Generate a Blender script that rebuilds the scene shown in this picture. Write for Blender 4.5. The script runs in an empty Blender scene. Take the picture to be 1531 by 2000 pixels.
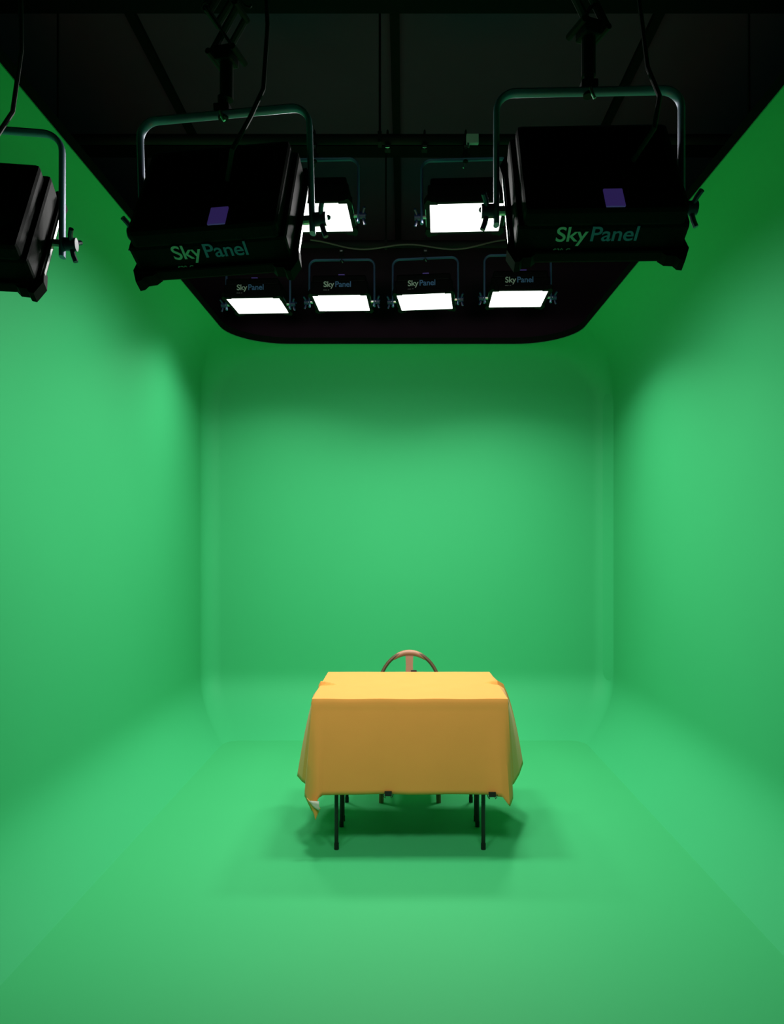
import bpy, bmesh, math, random
from mathutils import Vector, Matrix
random.seed(4)
scn = bpy.context.scene
C = scn.collection
PI = math.pi
# ------------------------------------------------------------------ camera
F, VX, VY, H = 1390.0, 788.0, 1068.0, 1.47      # focal (px), vanishing point, eye height
cd = bpy.data.cameras.new('camera'); cam = bpy.data.objects.new('camera', cd); C.objects.link(cam)
cam.location = (0, 0, H); cam.rotation_euler = (PI/2, 0, 0)
cd.sensor_fit = 'VERTICAL'; cd.sensor_height = 36.0; cd.sensor_width = 27.56
cd.lens = F/2000*36.0
cd.shift_x = -(VX-765.5)/2000; cd.shift_y = (VY-1000)/2000
cd.clip_start = .02
scn.camera = cam
# ------------------------------------------------------------------ world, exposure
w = bpy.data.worlds.new('world'); scn.world = w; w.use_nodes = True
w.node_tree.nodes['Background'].inputs[0].default_value = (0, 0, 0, 1)
w.node_tree.nodes['Background'].inputs[1].default_value = 0
scn.view_settings.view_transform = 'Standard'; scn.view_settings.look = 'None'
scn.view_settings.gamma = 1; scn.view_settings.use_curve_mapping = False
scn.view_settings.exposure = 0.0
PANEL_DOWN = 3.0       # watts of each level panel
PANEL_OUTER = 11.5
PANEL_MID = 27.0
PANEL_NEAR = 7.7       # watts of each tilted panel near the camera
SPREAD_DOWN = 125; SPREAD_MID = 165; SPREAD_NEAR = 120      # beam width, degrees

# ------------------------------------------------------------------ materials
def mat(name, col, rough=.5, metal=0, spec=.5, bump=0, bscale=60, var=0, vscale=3, emit=None, es=0, sheen=0):
    m = bpy.data.materials.new(name); m.use_nodes = True
    nt = m.node_tree; b = nt.nodes['Principled BSDF']
    b.inputs['Base Color'].default_value = (*col, 1)
    b.inputs['Roughness'].default_value = rough
    b.inputs['Metallic'].default_value = metal
    b.inputs['Specular IOR Level'].default_value = spec
    if sheen: b.inputs['Sheen Weight'].default_value = sheen
    if emit:
        b.inputs['Emission Color'].default_value = (*emit, 1); b.inputs['Emission Strength'].default_value = es
    tc = nt.nodes.new('ShaderNodeTexCoord')
    if var:
        n = nt.nodes.new('ShaderNodeTexNoise'); n.inputs['Scale'].default_value = vscale; n.inputs['Detail'].default_value = 3
        nt.links.new(tc.outputs['Object'], n.inputs['Vector'])
        r = nt.nodes.new('ShaderNodeMixRGB'); r.blend_type = 'MIX'
        r.inputs['Color1'].default_value = (*[c*(1-var) for c in col], 1)
        r.inputs['Color2'].default_value = (*[min(1, c*(1+var)) for c in col], 1)
        nt.links.new(n.outputs['Fac'], r.inputs['Fac']); nt.links.new(r.outputs['Color'], b.inputs['Base Color'])
    if bump:
        n = nt.nodes.new('ShaderNodeTexNoise'); n.inputs['Scale'].default_value = bscale
        nt.links.new(tc.outputs['Object'], n.inputs['Vector'])
        u = nt.nodes.new('ShaderNodeBump'); u.inputs['Strength'].default_value = bump; u.inputs['Distance'].default_value = .002
        nt.links.new(n.outputs['Fac'], u.inputs['Height']); nt.links.new(u.outputs['Normal'], b.inputs['Normal'])
    return m
GREEN_W = mat('green_wall_paint', (.046, .425, .160), .65, spec=.16, var=.03, vscale=1.3)
GREEN_F = mat('green_floor_paint', (.048, .425, .150), .6, spec=.25, var=.03, vscale=1.1, bump=.05)
BLACKWALL = mat('black_masking_paint', (.040, .018, .032), .8, spec=.2, var=.2)
CEIL = mat('dark_ceiling_board', (.075, .027, .065), .8, spec=.2, var=.15, vscale=2)
SEAM = mat('black_ceiling_trim', (.004, .004, .004), .8, spec=.1)
PIPE = mat('black_pipe', (.010, .010, .010), .75, spec=.15)
HOUS = mat('black_housing', (.0022, .0022, .0025), .6, spec=.08, bump=.2, bscale=300)
FRAME = mat('black_frame_plastic', (.0025, .0025, .0025), .65, spec=.08)
YOKE = mat('blue_grey_yoke_metal', (.09, .155, .33), .45, metal=.2, spec=.5)
KNOB = mat('dark_blue_knob', (.015, .025, .10), .4, spec=.5)
STEEL = mat('bright_steel', (.55, .55, .55), .3, metal=1)
PAN_D = mat('lit_diffuser', (.8, .8, .8), .5, emit=(1, .985, .97), es=2.5)
PAN_N = mat('lit_diffuser_tilted', (.8, .8, .8), .5, emit=(1, .985, .97), es=2.5)
SCREEN = mat('violet_display', (.05, .03, .12), .4, emit=(.12, .07, .42), es=.16)
WHITEP = mat('white_print', (.60, .62, .61), .5)
BLUEP = mat('blue_print', (.10, .20, .50), .5)
CLOTH = mat('mustard_cloth', (.78, .315, .068), .85, spec=.15, var=.03, vscale=9, bump=.15, bscale=500, sheen=.1)
LINING = mat('pale_cloth_underside', (.46, .48, .38), .85, spec=.1)
WOOD = mat('brown_chair_wood', (.36, .155, .085), .42, spec=.5, var=.15, vscale=12)
HOOPW = mat('dark_brown_bentwood', (.085, .045, .018), .4, spec=.5, var=.15, vscale=12)
LEG = mat('black_table_leg', (.006, .006, .006), .4, spec=.4)
TOPM = mat('dark_table_board', (.05, .04, .03), .6)
CORD = mat('black_rubber_cord', (.008, .008, .008), .6)
GREYBOX = mat('grey_plastic_box', (.75, .78, .76), .5)
BROWNCORD = mat('brown_grey_cable', (.10, .085, .07), .6)
CLIPM = mat('black_clip', (.01, .012, .01), .35)

# ------------------------------------------------------------------ mesh helpers
def add_box(bm, c, s, M=None, bev=0):
    r = bmesh.ops.create_cube(bm, size=1.0)
    vs = r['verts']
    bmesh.ops.scale(bm, vec=Vector(s), verts=vs)
    if bev:
        es = list({e for v in vs for e in v.link_edges})
        q = bmesh.ops.bevel(bm, geom=es, offset=bev, segments=2, affect='EDGES', profile=.6)
        vs = list({v for f in q['faces'] for v in f.verts} | {v for v in vs if v.is_valid})
    bmesh.ops.translate(bm, vec=Vector(c), verts=vs)
    if M is not None: bmesh.ops.transform(bm, matrix=M, verts=vs)
    return vs
def add_tube(bm, pts, rad, seg=10, rb=None, M=None, closed=False, taper=None):
    """round or flattened (rad x rb) tube along a polyline"""
    pts = [Vector(p) for p in pts]; rb = rb or rad; rings = []
    n = len(pts); prevu = None
    for i, p in enumerate(pts):
        if closed: t = pts[(i+1) % n]-pts[i-1]
        else: t = pts[min(i+1, n-1)]-pts[max(i-1, 0)]
        t.normalize()
        if prevu is None:
            a = Vector((0, 1, 0)) if abs(t.y) < .9 else Vector((1, 0, 0))
            u = (a-t*a.dot(t)).normalized()
        else: u = (prevu-t*prevu.dot(t)).normalized()
        prevu = u; v = t.cross(u)
        ring = []
        for k in range(seg):
            an = 2*PI*k/seg
            tw = taper(i/(n-1)) if taper else 1
            q = p+u*math.cos(an)*rb*tw+v*math.sin(an)*rad*tw
            if M is not None: q = M @ q
            ring.append(bm.verts.new(q))
        rings.append(ring)
    for i in range(n if closed else n-1):
        a, b = rings[i], rings[(i+1) % n]
        for k in range(seg): bm.faces.new((a[k], a[(k+1) % seg], b[(k+1) % seg], b[k]))
    if not closed:
        bm.faces.new(rings[0][::-1]); bm.faces.new(rings[-1])
def add_prism(bm, poly, h0, h1, M=None):
    """poly = list of (x, y); extruded along z"""
    lo = [Vector((x, y, h0)) for x, y in poly]; hi = [Vector((x, y, h1)) for x, y in poly]
    if M is not None: lo = [M @ p for p in lo]; hi = [M @ p for p in hi]
    lo = [bm.verts.new(p) for p in lo]; hi = [bm.verts.new(p) for p in hi]
    n = len(poly)
    bm.faces.new(lo[::-1]); bm.faces.new(hi)
    for i in range(n): bm.faces.new((lo[i], lo[(i+1) % n], hi[(i+1) % n], hi[i]))
def arc(cx, cz, r, a0, a1, n=8):
    return [(cx+r*math.cos(a0+(a1-a0)*i/n), cz+r*math.sin(a0+(a1-a0)*i/n)) for i in range(n+1)]
def obj(name, bm, m, parent=None, smooth=False):
    me = bpy.data.meshes.new(name)
    bmesh.ops.recalc_face_normals(bm, faces=bm.faces)
    bm.to_mesh(me); bm.free(); me.materials.append(m)
    if smooth:
        for p in me.polygons: p.use_smooth = True
        try: me.set_sharp_from_angle(angle=math.radians(38))
        except Exception: pass
    o = bpy.data.objects.new(name, me); C.objects.link(o)
    if parent is not None: o.parent = parent
    return o
def tag(o, label, cat, group=None):
    o['label'] = label; o['category'] = cat
    if group: o['group'] = group
    return o
def thing(name, label, cat, loc=(0, 0, 0), rotz=0, group=None):
    o = bpy.data.objects.new(name, None); C.objects.link(o)
    o.location = loc; o.rotation_euler = (0, 0, rotz); o.empty_display_size = .1
    return tag(o, label, cat, group)
def struct(o): o['kind'] = 'structure'; return o
def dup(root, loc, rotz, label, group=None):
    r = root.copy(); C.objects.link(r); r.location = loc; r.rotation_euler = (0, 0, rotz); r['label'] = label
    if group: r['group'] = group
    for ch in list(root.children):
        c = ch.copy(); C.objects.link(c); c.parent = r
        for g in ch.children:
            d = g.copy(); C.objects.link(d); d.parent = c
    return r
def new(): return bmesh.new()

# ------------------------------------------------------------------ setting
XL, XR, YB, ZT, RC, Y0 = -1.66, 1.72, 5.95, H+1.64, .14, -1.1
OL, OR, OB = -1.37, 1.355, 5.77            # edge of the dark opening overhead
FL, FR, FB = -1.35, 1.365, 5.40            # edge of the flat floor
def insets(k, n=44):
    """shell profile, k = 0 at the floor .. n at the top lip: height and insets left, right, back, corner radius"""
    u = k/n; hb, ht = .46, .46
    if u < .3:
        q = u/.3; z = hb*q**1.25; f = (1-z/hb)**2.6
        return z, f*(FL-XL), f*(XR-FR), f*(YB-FB), RC-.02*f
    if u < .6:
        return hb+(ZT-ht-hb)*(u-.3)/.3, 0, 0, 0, RC
    q = (u-.6)/.4; an = PI/2*q
    f = 1-math.cos(an); z = ZT-ht+ht*math.sin(an)
    return z, f*(OL-XL), f*(XR-OR), f*(YB-OB), RC+.32*f
def shell(name, pts):
    """pts(z, dl, dr, db, r) -> plan points at that level"""
    bm = new(); rows = []
    for k in range(45):
        z, dl, dr, db, r = insets(k)
        rows.append([bm.verts.new((x, y, z)) for x, y in pts(XL+dl, XR-dr, YB-db, r)])
    rows.append([bm.verts.new((x, y, ZT+.03)) for x, y in pts(OL, OR, OB, RC+.32)])
    for e, zz in ((.36, ZT+.03), (.36, 0)):
        rows.append([bm.verts.new((x, y, zz)) for x, y in pts(OL-e, OR+e+.06, OB+e, RC+.4)])
    for a_, b_ in zip(rows, rows[1:]):
        for i in range(len(a_)-1): bm.faces.new((a_[i], a_[i+1], b_[i+1], b_[i]))
    return struct(obj(name, bm, GREEN_W, None, True))
shell('wall_left', lambda l, rr, bk, r: [(l, Y0+(bk-r-Y0)*i/30) for i in range(31)])
shell('wall_right', lambda l, rr, bk, r: [(rr, Y0+(bk-r-Y0)*i/30) for i in range(31)])
shell('wall_back', lambda l, rr, bk, r: [(l+r+r*math.cos(PI-PI/2*i/14), bk-r+r*math.sin(PI-PI/2*i/14)) for i in range(15)]
      + [(l+r+(rr-l-2*r)*i/24, bk) for i in range(1, 24)]
      + [(rr-r+r*math.cos(PI/2-PI/2*i/14), bk-r+r*math.sin(PI/2-PI/2*i/14)) for i in range(15)])
bm = new(); add_box(bm, ((XL+XR)/2, (Y0+YB)/2, -.03), (XR-XL+.1, YB-Y0+.1, .06)); struct(obj('floor', bm, GREEN_F))
# dark studio around and above the green shell
OX0, OX1, OY1, OZ = -2.3, 2.3, 6.5, H+2.75
def slab(name, a, b, m):
    bm = new(); add_box(bm, [(p+q)/2 for p, q in zip(a, b)], [q-p for p, q in zip(a, b)]); return struct(obj(name, bm, m))
slab('wall_outer_left', (OX0-.1, Y0-.1, -.06), (OX0, OY1, OZ), BLACKWALL)
slab('wall_outer_right', (OX1, Y0-.1, -.06), (OX1+.1, OY1, OZ), BLACKWALL)
slab('wall_outer_back', (OX0-.1, OY1, -.06), (OX1+.1, OY1+.1, OZ), BLACKWALL)
slab('wall_front', (OX0-.1, Y0-.2, -.06), (OX1+.1, Y0-.1, OZ), BLACKWALL)
slab('ceiling', (OX0-.1, Y0-.2, OZ), (OX1+.1, OY1+.1, OZ+.08), CEIL)
k = 1
for x in (-1.40, -.046, 1.31):
    slab('trim_%d' % k, (x-.025, Y0, OZ-.03), (x+.025, OY1, OZ), SEAM); k += 1
for y in (1.3, 3.52, 4.85):
    slab('trim_%d' % k, (OX0, y-.07, OZ-.06), (OX1, y+.07, OZ), SEAM); k += 1
# capping strip: dark rail lying on top of the green wall
def cap_path(o):
    r = RC+.32; p = [(OL-o, Y0), (OL-o, OB-r)]
    p += [(OL+r+(r+o)*math.cos(PI-PI/2*i/12), OB-r+(r+o)*math.sin(PI-PI/2*i/12)) for i in range(1, 13)]
    p += [(OR-r+(r+o)*math.cos(PI/2-PI/2*i/12), OB-r+(r+o)*math.sin(PI/2-PI/2*i/12)) for i in range(13)]
    p += [(OR+o, Y0)]
    return p
bm = new(); A, B = cap_path(-.004), cap_path(.06)
v = [[bm.verts.new((x, y, z)) for x, y in P] for P, z in ((A, ZT+.004), (A, ZT+.055), (B, ZT+.055), (B, ZT+.032))]
for i in range(len(A)-1):
    for q in range(4): bm.faces.new((v[q][i], v[q][i+1], v[(q+1) % 4][i+1], v[(q+1) % 4][i]))
struct(obj('trim_%d' % k, bm, SEAM))

# ------------------------------------------------------------------ panel lamps
def text_mesh(name, s, size, M, m, parent, ext=.0008):
    cu = bpy.data.curves.new('t', 'FONT'); cu.body = s; cu.size = size; cu.extrude = ext
    cu.space_character = .98; cu.offset = size*.012
    o = bpy.data.objects.new('t', cu); C.objects.link(o)
    dg = bpy.context.evaluated_depsgraph_get(); dg.update()
    me = bpy.data.meshes.new_from_object(o.evaluated_get(dg))
    wdt = max(v.co.x for v in me.vertices)-min(v.co.x for v in me.vertices)
    C.objects.unlink(o); bpy.data.objects.remove(o)
    me.transform(M); me.name = name; me.materials.clear(); me.materials.append(m)
    r = bpy.data.objects.new(name, me); C.objects.link(r); r.parent = parent
    return r, wdt

def make_lamp(tilt, panel_mat, label, group, cable=None, name='panel_light'):
    """origin at the pivot; face looks down at tilt 0, turns to +y with tilt"""
    R = Matrix.Rotation(tilt, 4, 'X')
    t = thing(name, label, 'studio light', group=group)
    # housing: stepped black body with chamfered back and fins
    bm = new()
    add_box(bm, (0, 0, .045), (.380, .335, .07), R, .010)
    add_box(bm, (0, -.008, .095), (.355, .318, .05), R, .012)
    for i in range(17): add_box(bm, (-.152+i*.019, .045, .123), (.004, .15, .010), R)
    obj('housing', bm, HOUS, t)
    # front frame with protruding corner ears
    bm = new()
    for s in (-1, 1):
        add_box(bm, (s*.189, 0, .002), (.020, .352, .030), R, .005)
        add_box(bm, (0, s*.165, .002), (.398, .022, .030), R, .005)
        for e in (-1, 1):
            add_prism(bm, [(s*.140, e*.156), (s*.140, e*.172), (s*.152, e*.186), (s*.172, e*.188), (s*.179, e*.200), (s*.191, e*.203), (s*.207, e*.160), (s*.200, e*.110), (s*.181, e*.110), (s*.181, e*.156)][::(1 if s*e > 0 else -1)], -.016, .012, R)
    obj('front_frame', bm, FRAME, t)
    for s in (-1, 1):
        bm = new(); add_box(bm, (s*.2005, -.01, .004), (.003, .27, .010), R); o_ = obj('side_rail', bm, STEEL, t); o_['label'] = 'thin bright metal rail'
    bm = new(); add_box(bm, (0, 0, -.009), (.357, .306, .008), R, .003)
    obj('light_panel', bm, panel_mat, t)
    ld = bpy.data.lights.new('panel_glow', 'AREA'); ld.shape = 'RECTANGLE'; ld.size = .355; ld.size_y = .300
    ld.energy = PANEL_DOWN if tilt == 0 else PANEL_NEAR; ld.spread = math.radians(SPREAD_DOWN if tilt == 0 else SPREAD_NEAR); ld.color = (1, .985, .97)
    lo_ = bpy.data.objects.new('panel_glow', ld); C.objects.link(lo_); lo_.parent = t
    lo_.matrix_local = R @ Matrix.Translation((0, 0, -.0145))
    # display screen and key pad on the back plate
    bm = new(); add_box(bm, (.016, -.136, .122), (.042, .060, .005), R, .002)
    obj('display_screen', bm, SCREEN, t)
    bm = new()
    for i in range(3): add_tube(bm, [(.085+i*.025, -.105, .119), (.085+i*.025, -.105, .128)], .008, 12, M=R)
    obj('control_button', bm, FRAME, t)
    # lettering on the long side that faces the camera: x to the right, up = away from the lit face
    base = R @ Matrix.Translation((0, -.1690, .040)) @ Matrix.Rotation(PI/2, 4, 'X')
    a, wa = text_mesh('lettering', 'Sky', .052, Matrix.Identity(4), WHITEP, t)
    a.data.transform(base @ Matrix.Translation((-.103, 0, 0)))
    b, wb = text_mesh('lettering', 'Panel', .052, Matrix.Identity(4), BLUEP, t)
    b.data.transform(base @ Matrix.Translation((-.103+wa+.006, 0, 0)))
    a['label'] = 'white lettering'; b['label'] = 'blue lettering'
    c, wc = text_mesh('type_label', 'S30-C', .016, Matrix.Identity(4), WHITEP, t)
    c.data.transform(base @ Matrix.Translation((-.103, -.030, 0)))
    # yoke: flat bar bent into a rounded U, pivots at the origin
    hw, top, r = .222, .285, .045
    P = [(-hw, -.035), (-hw+.0, 0.0)]+[(-hw, top-r)]+arc(-hw+r, top-r, r, PI, PI/2, 7)[1:]+arc(hw-r, top-r, r, PI/2, 0, 7)+[(hw, 0), (hw, -.035)]
    bm = new(); add_tube(bm, [(x, 0, z) for x, z in P], .0075, 12, rb=.0155)
    y = obj('yoke', bm, YOKE, t, True); y['label'] = 'blue-grey bent metal yoke'
    for s in (-1, 1):
        bm = new(); add_tube(bm, [(s*.198, 0, 0), (s*.246, 0, 0)], .011, 12)
        obj('pivot_bolt', bm, STEEL, y)
        bm = new(); add_tube(bm, [(s*.229, 0, 0), (s*.258, 0, 0)], .017, 14)
        for j in range(3):
            an = .5+j*2*PI/3
            d = Vector((0, math.cos(an), math.sin(an)))
            q = Vector((s*.246, 0, 0))
            add_tube(bm, [q+d*.012, q+d*.030+Vector((s*.004, 0, 0)), q+d*.046+Vector((s*.010, 0, 0))], .0065, 8)
        obj('yoke_knob', bm, KNOB, y, True)
    # spigot and hook clamp at the top of the yoke
    bm = new(); add_tube(bm, [(0, 0, top-.012), (0, 0, top+.045)], .013, 12)
    add_box(bm, (0, 0, top+.012), (.04, .036, .018), None, .003)
    obj('spigot', bm, PIPE, t)
    bm = new(); add_tube(bm, [(.0, -.021, top-.004), (.004, -.024, top-.020), (.010, -.022, top-.030)], .004, 8)
    obj('safety_pin', bm, STEEL, t)
    if cable:
        bm = new(); add_tube(bm, cable, .0055, 8); obj('power_cable', bm, CORD, t, True)
    return t, top
def hook(name, loc, label, group, first=[None]):
    """C clamp that hangs a lamp from the pipe; origin on the pipe axis"""
    if first[0] is None:
        t = thing('pipe_clamp', label, 'clamp', loc, 0, group)
        bm = new()
        ring = [(0, .030*math.cos(a), .030*math.sin(a)) for a in [(-.75+i*.25)*PI*.9 for i in range(7)]]
        add_tube(bm, ring, .015, 8, rb=.006)
        add_box(bm, (0, 0, -.044), (.030, .036, .032), None, .004)
        obj('clamp_body', bm, PIPE, t)
        bm = new(); add_tube(bm, [(0, -.014, -.052), (0, -.042, -.060)], .006, 10)
        add_box(bm, (0, -.046, -.062), (.022, .008, .012), None, .002)
        obj('clamp_bolt', bm, STEEL, t)
        first[0] = t; return t
    return dup(first[0], loc, 0, label, group)
GL = 'level panel lights in the far row'
lampA, TOP = make_lamp(0, PAN_D, '', GL)
ZF = H+1.676
far = [(-1.004, 4.92, -.05, 'lit panel light at the far left, partly behind the big dark lamp'),
       (-.421, 4.865, -.03, 'lit panel light of the far row, second from the left'),
       (.148, 4.84, -.11, 'lit panel light of the far row, third from the left'),
       (.767, 4.785, -.03, 'lit panel light at the right end of the far row')]
lamps = []
for i, (x, y, rz, lab) in enumerate(far):
    if i == 0: o = lampA; o.location = (x, y, ZF); o.rotation_euler.z = rz; o['label'] = lab
    else: o = dup(lampA, (x, y, ZF), rz, lab, GL)
    lamps.append(o)
GM = 'level panel lights in the middle row'
mid = [(-.450, 3.605, -.03, 'lit panel light of the middle row, left one, half hidden by a dark lamp'),
       (.314, 3.605, -.05, 'lit panel light of the middle row, right one, touching the right dark lamp')]
for x, y, rz, lab in mid: lamps.append(dup(lampA, (x, y, ZF), rz+PI, lab, GM))
for o in (lamps[0], lamps[3]):            # the two outer lamps of the far row run brighter, the right one most
    for c in o.children:
        if c.type == 'LIGHT': c.data = c.data.copy(); c.data.energy = PANEL_OUTER if o is lamps[0] else PANEL_OUTER*1.6; c.data.spread = math.radians(130)
mid_glow = None
for o in lamps[4:]:
    for c in o.children:
        if c.type == 'LIGHT':
            if mid_glow is None: mid_glow = c.data.copy(); mid_glow.energy = PANEL_MID; mid_glow.spread = math.radians(SPREAD_MID)
            c.data = mid_glow
GN = 'tilted panel lights near the camera'
cab = [(.06, -.16, .03), (.09, -.21, .07), (.118, -.16, .17), (.123, -.06, .30), (.122, 0, .5), (.115, .01, .75), (.10, .012, 1.0), (.09, .012, 1.26)]
lampB, _ = make_lamp(math.radians(60), PAN_N, '', GN, cab)
near = [(.447, 1.72, .815, -.03, 'large dark panel light seen from behind, right of centre, violet display'),
        (-.450, 1.81, .815, -.10, 'large dark panel light seen from behind, left of centre, above far-left lit panel'),
        (-1.112, 1.83, .792, .14, 'dark panel light cut by the left picture edge, against the green wall')]
nearo = []
for i, (x, y, z, rz, lab) in enumerate(near):
    if i == 0: o = lampB; o.location = (x, y, H+z); o.rotation_euler.z = rz; o['label'] = lab
    else: o = dup(lampB, (x, y, H+z), rz, lab, GN)
    nearo.append(o)
for c in nearo[2].children:
    if c.type == 'LIGHT': c.data = c.data.copy(); c.data.energy = PANEL_NEAR*.6
nearo[1].rotation_euler.y = -.03
for c in nearo[1].children:
    if c.name.startswith('display_screen'): c.location.x = .024
    if c.name.startswith(('lettering', 'type_label')): c.location.x = .014
# ------------------------------------------------------------------ pipes
ZP = ZF+TOP+.045+.058
def pipe(y, z, x0, x1, label):
    t = thing('lighting_pipe', label, 'pipe', (0, y, z))
    bm = new(); add_tube(bm, [(x0, 0, 0), (x1, 0, 0)], .024, 16); obj('tube', bm, PIPE, t, True)
    for x in (x0+.15, (x0+x1)/2-.12, x1-.15):
        bm = new(); add_tube(bm, [(x, 0, 0), (x, 0, OZ-z)], .006, 8)
        add_box(bm, (x, 0, OZ-z-.008), (.07, .07, .016)); add_box(bm, (x, 0, 0), (.02, .056, .056), None, .004)
        obj('hanger_rod', bm, PIPE, t)
    return t
pipe(4.853, ZP, -1.9, 1.9, 'black horizontal pipe carrying the far row of four lit panels')
pipe(3.605, ZP, -1.9, 1.9, 'black horizontal pipe with shiny clamps above the two middle lit panels')
pipe(1.77, H+2.20, -2.0, 2.0, 'black ceiling pipe above the frame holding the dark lamps')
GC = 'clamps holding the lit panels'
labs = ['black clamp over the far-left lit panel', 'black clamp over the second lit panel of the far row',
        'black clamp over the third lit panel of the far row', 'black clamp over the right end lit panel',
        'black clamp with bright bolt over the left middle lit panel', 'black clamp with bright bolt beside the grey box']
for o, lab in zip(lamps, labs):
    hook('pipe_clamp', (o.location.x, o.location.y if False else (4.853 if o.location.y > 4 else 3.605), ZP), lab, GC)
GE = 'empty clamps on the middle pipe'
for px, lab in ((757, 'empty pipe clamp left of centre on the middle pipe'), (829, 'empty pipe clamp right of centre on the middle pipe')):
    hook('pipe_clamp', ((px-VX)*3.605/F, 3.605, ZP), lab, GE)
# grey box on middle pipe
t = thing('junction_box', 'small light grey box on the middle pipe above the right lit panel', 'box', ((923-VX)*3.56/F, 3.57, H+(VY-270)*3.56/F))
bm = new(); add_box(bm, (0, 0, 0), (.062, .022, .048), None, .004); obj('box_body', bm, GREYBOX, t)
bm = new(); add_tube(bm, [(-.022, -.008, -.024), (-.022, -.010, -.046)], .006, 10); obj('cable_gland', bm, STEEL, t)
# drooping cable below the far pipe
bm = new()
cp = []
for i in range(41):
    u = i/40; x = -.62+1.3*u
    cp.append((x, 4.74, ZP-.02-.04*math.sin(u*PI*2.0)**2-.03*math.sin(u*PI)))
add_tube(bm, cp, .006, 8)
tag(obj('power_cable', bm, BROWNCORD, None, True), 'thin cable sagging along the far pipe above the lit panels', 'cable')

# ------------------------------------------------------------------ pantograph hangers
def pantograph(zlen, label, group):
    """origin at the bottom (on the lamp spigot); zlen up to the pipe"""
    t = thing('pantograph_hanger', label, 'lamp hanger', group=group)
    bm = new(); add_tube(bm, [(0, 0, -.008), (0, 0, .10)], .017, 14); add_box(bm, (0, 0, .10), (.045, .05, .035), None, .005)
    obj('socket', bm, PIPE, t)
    n = 8; z0 = .10; hstep = (zlen-.06-z0)/n; wd = .085
    for yy in (-.022, .022):
        for k in range(n):
            for s in (-1, 1):
                w0 = wd*(.40+.60*k/n); w1 = wd*(.40+.60*(k+1)/n)
                bm = new()
                add_tube(bm, [(-s*w0, yy+s*.004, z0+k*hstep), (s*w1, yy+s*.004, z0+(k+1)*hstep)], .004, 8, rb=.013)
                obj('scissor_bar', bm, PIPE, t)
    for k in range(n+1):
        w0 = wd*(.40+.60*k/n)
        for s in (-1, 1):
            bm = new(); add_tube(bm, [(s*w0, -.034, z0+k*hstep), (s*w0, .034, z0+k*hstep)], .008, 8)
            obj('hinge_pin', bm, PIPE, t)
    bm = new()
    for s in (-1, 1):
        coil = [(s*.055+.013*math.cos(a), .013*math.sin(a), z0+.12+(zlen-z0-.22)*a/(2*PI*26)) for a in [2*PI*26*i/260 for i in range(261)]]
        add_tube(bm, coil, .0025, 5)
    obj('spring', bm, PIPE, t)
    bm = new(); add_box(bm, (0, 0, zlen-.045), (.20, .06, .03), None, .005); add_box(bm, (0, 0, zlen-.02), (.05, .07, .04), None, .004)
    obj('top_bracket', bm, PIPE, t)
    return t
GP = 'scissor hangers holding the dark lamps'
zb = TOP+.045
pan = None
for o, lab in zip(nearo, ('black scissor hanger holding the dark lamp right of centre', 'black scissor hanger holding the dark lamp left of centre', 'black scissor hanger holding the dark lamp at the left edge')):
    z = o.location.z+zb
    if pan is None: pan = pantograph(H+2.20-.02-z, lab, GP); q = pan
    else: q = dup(pan, (0, 0, 0), 0, lab, GP)
    q.location = (o.location.x, o.location.y, z); q.rotation_euler.z = .35 if o is nearo[0] else -.25

# ------------------------------------------------------------------ folding tables under the cloth
TX = .031; TZ = .735
def folding_table(y0, y1, label):
    t = thing('folding_table', label, 'table', (TX, (y0+y1)/2, 0), 0, None)
    d = (y1-y0)
    bm = new(); add_box(bm, (0, 0, TZ-.013), (.92, d, .024), None, .004); obj('tabletop', bm, TOPM, t)
    bm = new()
    for s in (-1, 1): add_tube(bm, [(s*.357, -d/2+.03, TZ-.035), (s*.357, d/2-.03, TZ-.035)], .010, 10)
    add_tube(bm, [(-.357, 0, TZ-.04), (.357, 0, TZ-.04)], .010, 10)
    obj('under_frame', bm, LEG, t)
    for sx in (-1, 1):
        for sy in (-1, 1):
            bm = new(); add_tube(bm, [(sx*.357, sy*(d/2-.035), TZ-.03), (sx*.357, sy*(d/2-.035), .012)], .0100, 14)
            l = obj('leg', bm, LEG, t, True)
            bm = new(); add_tube(bm, [(sx*.357, sy*(d/2-.035), 0), (sx*.357, sy*(d/2-.035), .03)], .0118, 14)
            obj('foot_cap', bm, LEG, l, True)
    return t
folding_table(3.425, 3.775, 'front narrow black-legged folding table under the mustard cloth, nearest the camera')
folding_table(3.785, 4.135, 'rear narrow black-legged folding table under the cloth, beside the chair')

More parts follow.
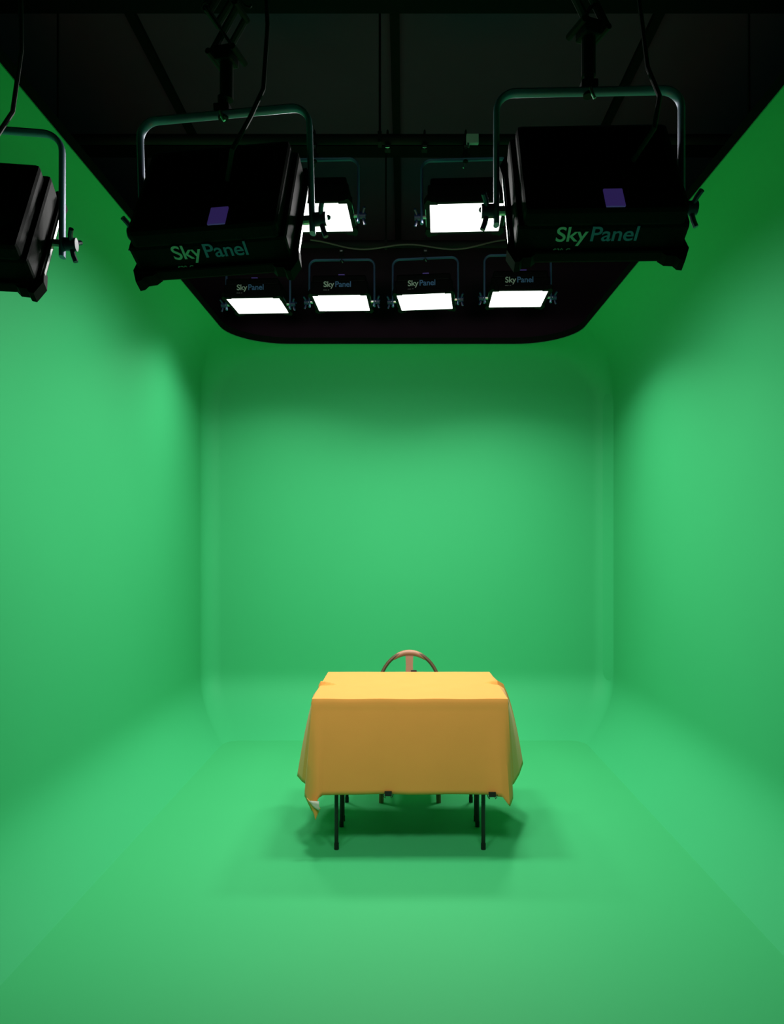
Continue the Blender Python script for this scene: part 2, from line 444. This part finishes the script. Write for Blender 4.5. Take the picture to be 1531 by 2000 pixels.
# ------------------------------------------------------------------ tablecloth
CX0, CX1, CY0, CY1 = TX-.468, TX+.468, 3.415, 4.145
NX, NY = 96, 190
def topz(x, y):
    z = TZ+.004
    for cx, dirx in ((CX0, 1), (CX1, -1)):
        d = (x-cx)*dirx                       # distance in from the side edge
        yy = 3.765+(.0 if dirx > 0 else .02)+(-d*.15 if dirx > 0 else .35*d)
        q = y-yy; L = .085 if dirx > 0 else .065
        env = max(0, 1-d/L)**.6 if d < L else 0
        st = 0 if q < 0 else min(1, q/.006)*math.exp(-max(0, q-.006)/.030)
        g = math.exp(-((q+.010)/.012)**2)
        z += env*(.019*st-.007*g)
    z += .0012*math.sin(x*23+1)*math.sin(y*31)
    return z
ctrl = [ # perimeter control points: top (x, y) -> bottom (x, y, z)
 ((.03, CY0), (.03, 3.392, .288)), ((-.10, CY0), (-.11, 3.398, .290)), ((-.28, CY0), (-.30, 3.388, .290)), ((-.375, CY0), (-.385, 3.385, .288)),
 ((-.405, CY0), (-.405, 3.372, .278)), ((-.424, CY0), (-.424, 3.368, .200)), ((CX0, CY0), (-.474, 3.425, .270)),
 ((CX0, CY0+.03), (-.478, 3.46, .285)), ((CX0, CY0+.055), (-.458, 3.485, .295)), ((CX0, CY0+.09), (-.505, 3.55, .300)), ((CX0, CY0+.19), (-.545, 3.66, .292)),
 ((CX0, CY0+.34), (-.498, 3.80, .300)), ((CX0, CY0+.50), (-.505, 3.94, .31)), ((CX0, CY1-.05), (-.47, 4.12, .34)),
 ((CX0, CY1), (-.47, 4.165, .48)), ((CX0+.06, CY1), (-.38, 4.160, .60)), ((TX, CY1), (TX, 4.158, .61)), ((CX1-.06, CY1), (.43, 4.160, .60)),
 ((CX1, CY1), (.53, 4.165, .50)), ((CX1, CY1-.05), (.545, 4.12, .40)), ((CX1, CY1-.18), (.600, 4.00, .33)), ((CX1, CY0+.38), (.648, 3.87, .292)),
 ((CX1, CY0+.20), (.600, 3.70, .288)), ((CX1, CY0+.10), (.552, 3.565, .285)), ((CX1, CY0+.055), (.508, 3.49, .280)), ((CX1, CY0+.03), (.530, 3.46, .275)),
 ((CX1, CY0), (.524, 3.42, .262)), ((CX1-.018, CY0), (.504, 3.378, .238)), ((CX1-.05, CY0), (.470, 3.375, .284)), ((.38, CY0), (.395, 3.388, .290)), ((.2, CY0), (.205, 3.398, .290)), ((.03, CY0), (.03, 3.392, .288))]
W, D = CX1-CX0, CY1-CY0
def per(x, y):     # perimeter parameter, starting at front centre going left
    if abs(y-CY0) < 1e-6 and x <= .03+1e-6: return .03-x
    if abs(x-CX0) < 1e-6: return (.03-CX0)+(y-CY0)
    if abs(y-CY1) < 1e-6: return (.03-CX0)+D+(x-CX0)
    if abs(x-CX1) < 1e-6: return (.03-CX0)+D+W+(CY1-y)
    return (.03-CX0)+D+W+D+(CX1-x)
us = [per(*c[0]) for c in ctrl]; us[-1] = 2*(W+D)
def bottom(u):
    for i in range(len(us)-1):
        if us[i] <= u <= us[i+1]+1e-9: break
    f = (u-us[i])/max(1e-9, us[i+1]-us[i]); f2 = f*f*(3-2*f)*.55+f*.45
    return Vector(ctrl[i][1]).lerp(Vector(ctrl[i+1][1]), f2)
bm = new(); g = {}
for i in range(NX+1):
    for j in range(NY+1):
        x = CX0+W*i/NX; y = CY0+D*j/NY; g[i, j] = bm.verts.new((x, y, topz(x, y)))
for i in range(NX):
    for j in range(NY): bm.faces.new((g[i, j], g[i+1, j], g[i+1, j+1], g[i, j+1]))
# boundary loop in perimeter order
loop = [(i, 0) for i in range(NX//2, -1, -1)]+[(0, j) for j in range(1, NY+1)]+[(i, NY) for i in range(1, NX+1)]+[(NX, j) for j in range(NY-1, -1, -1)]+[(i, 0) for i in range(NX-1, NX//2, -1)]
cols = []; NS = 22
for (i, j) in loop:
    tv = g[i, j]; u = (.03-tv.co.x) if (j == 0 and tv.co.x <= .03) else per(round(tv.co.x, 7), round(tv.co.y, 7))
    u = max(0, u); b = bottom(u); t0 = tv.co.copy(); col = [tv]
    out = (Vector((b.x, b.y, 0))-Vector((t0.x, t0.y, 0)))
    for s in range(1, NS+1):
        f = s/NS; dc = min(abs(t0.y-CY0), .10)/.10 if j else 0; hf = f**(1.15-(.45 if t0.x < 0 else .62)*dc)
        p = Vector((t0.x+out.x*hf, t0.y+out.y*hf, t0.z+(b.z-t0.z)*f))
        p.y += .0025*math.sin(p.x*17+2)*f if j == 0 else 0
        if s == 1:
            n = Vector((0, -1, 0)) if j == 0 else Vector((-1, 0, 0)) if i == 0 else Vector((1, 0, 0)) if i == NX else Vector((0, 1, 0))
            p += n*.004
        col.append(bm.verts.new(p))
    cols.append(col)
for a, b in zip(cols, cols[1:]+cols[:1]):
    for s in range(NS): bm.faces.new((a[s], a[s+1], b[s+1], b[s]))
bmesh.ops.remove_doubles(bm, verts=bm.verts, dist=1e-5)
cl = obj('tablecloth', bm, CLOTH, None, True)
cl.data.materials[0] = CLOTH
sm = cl.modifiers.new('thick', 'SOLIDIFY'); sm.thickness = .0025; sm.offset = 1
tag(cl, 'mustard yellow cloth draped over the tables, hanging almost to knee height', 'tablecloth')
# curled corner with pale underside, lower left
bm = new(); rows = []
for a in range(9):
    u = a/8; row = []
    for b_ in range(9):
        v_ = b_/8
        # triangle: top edge from (-.452) to (-.396), tip towards lower middle
        x = -.455+.062*u*(1-v_)+.038*v_; z = .284-.048*u-.088*v_*(1-.35*u)
        y = 3.366-.012*math.sin(PI*u)*(1-v_)-.004
        row.append(bm.verts.new((x, y, z)))
    rows.append(row)
for a, b_ in zip(rows, rows[1:]):
    for q in range(8): bm.faces.new((a[q], a[q+1], b_[q+1], b_[q]))
fc = obj('folded_corner', bm, CLOTH, cl, True); fc.modifiers.new('t', 'SOLIDIFY').thickness = .002
fc['label'] = 'curled lower left corner of the cloth'
bm = new()
vs = [bm.verts.new(p) for p in ((-.447, 3.349, .276), (-.398, 3.349, .272), (-.394, 3.347, .226), (-.424, 3.346, .247))]
bm.faces.new(vs); bmesh.ops.subdivide_edges(bm, edges=bm.edges[:], cuts=2, use_grid_fill=True)
ul = obj('cloth_underside', bm, LINING, cl, True); ul.modifiers.new('t', 'SOLIDIFY').thickness = .002
ul['label'] = 'pale triangle of the cloth underside'
# hem clips
def clip(label, loc, rz, group, first=[None]):
    if first[0] is None:
        t = thing('binder_clip', label, 'clip', loc, rz, group)
        bm = new(); add_prism(bm, [(-.007, .010), (.007, .010), (.0035, -.012), (-.0035, -.012)], -.017, .017, Matrix.Rotation(PI/2, 4, 'Y') @ Matrix.Rotation(-PI/2, 4, 'Z') @ Matrix.Identity(4))
        obj('clip_body', bm, CLIPM, t)
        for s in (-1, 1):
            bm = new(); add_tube(bm, [(s*.012, -.004, -.006), (s*.014, -.010, -.018), (s*.020, -.008, -.012), (s*.024, -.006, .002)], .002, 6)
            obj('clip_lever', bm, CLIPM, t)
        first[0] = t; return t
    return dup(first[0], loc, rz, label, group)
GB = 'clips on the edges of the mustard cloth'
clip('small dark clip on the front hem of the cloth, near its middle', ((758-VX)*3.39/F, 3.389, H-(1550-VY)*3.39/F), 0, GB)
clip('small dark clip on the front hem of the cloth, near its right corner', ((961-VX)*3.375/F, 3.370, H-(1549-VY)*3.39/F), 0, GB)
clip('small dark clip on the far edge of the cloth beside the chair', ((808-VX)*4.14/F, 4.15, TZ+.004), PI, GB)

# ------------------------------------------------------------------ chair
chx, chy = .037, 4.46
t = thing('hoop_back_chair', 'brown wooden chair with curved hoop back behind the cloth-covered tables', 'chair', (chx, chy, 0))
hoop = []
for i in range(25):
    a = PI*i/24; x = .192*math.cos(a); z = .572+.232*math.sin(a)
    hoop.append((x, .02+.05*(math.sin(a)-.5), z))
hoop = [(.19, -.035, .44), (.20, -.02, .50)]+hoop+[(-.20, -.02, .50), (-.19, -.035, .44)]
bm = new(); add_tube(bm, hoop, .0115, 12, rb=.014); obj('back_hoop', bm, HOOPW, t, True)
bm = new()
crest = []
for i in range(13):
    a = PI*(.32+.36*i/12); crest.append((.192*math.cos(a), .02+.05*(math.sin(a)-.5), .568+.232*math.sin(a)))
add_tube(bm, crest, .019, 14, rb=.017, taper=lambda f: .62+.38*math.sin(PI*f)**.7); obj('crest_rail', bm, WOOD, t, True)
bm = new()
prof = [(-.034, .80), (-.024, .775), (-.022, .72), (-.028, .60), (-.036, .52), (-.030, .44), (.030, .44), (.036, .52), (.028, .60), (.022, .72), (.024, .775), (.034, .80)]
lo = [bm.verts.new((x, .038-(.80-z)*.18, z)) for x, z in prof]; hi = [bm.verts.new((x, .050-(.80-z)*.18, z)) for x, z in prof]
bm.faces.new(lo); bm.faces.new(hi[::-1])
for i in range(len(prof)): bm.faces.new((lo[i], lo[(i+1) % 12], hi[(i+1) % 12], hi[i]))
obj('splat', bm, WOOD, t)
bm = new(); seat = []
for i in range(32):
    a = 2*PI*i/32; sx = math.copysign(abs(math.cos(a))**.6, math.cos(a)); sy = math.copysign(abs(math.sin(a))**.6, math.sin(a))
    seat.append((sx*(.215-.02*(sy > 0)), -.20+sy*.20))
add_prism(bm, seat, .425, .452); obj('seat', bm, WOOD, t)
for sx in (-1, 1):
    for yy, y2 in ((-.34, -.37), (-.06, -.02)):
        bm = new(); add_tube(bm, [(sx*.155, yy, .43), (sx*.16, (yy+y2)/2, .22), (sx*.165, y2, 0)], .014, 12)
        obj('leg', bm, WOOD, t, True)
for sx in (-1, 1):
    bm = new(); add_tube(bm, [(sx*.16, -.35, .2), (sx*.16, -.04, .2)], .009, 10); obj('stretcher', bm, WOOD, t, True)
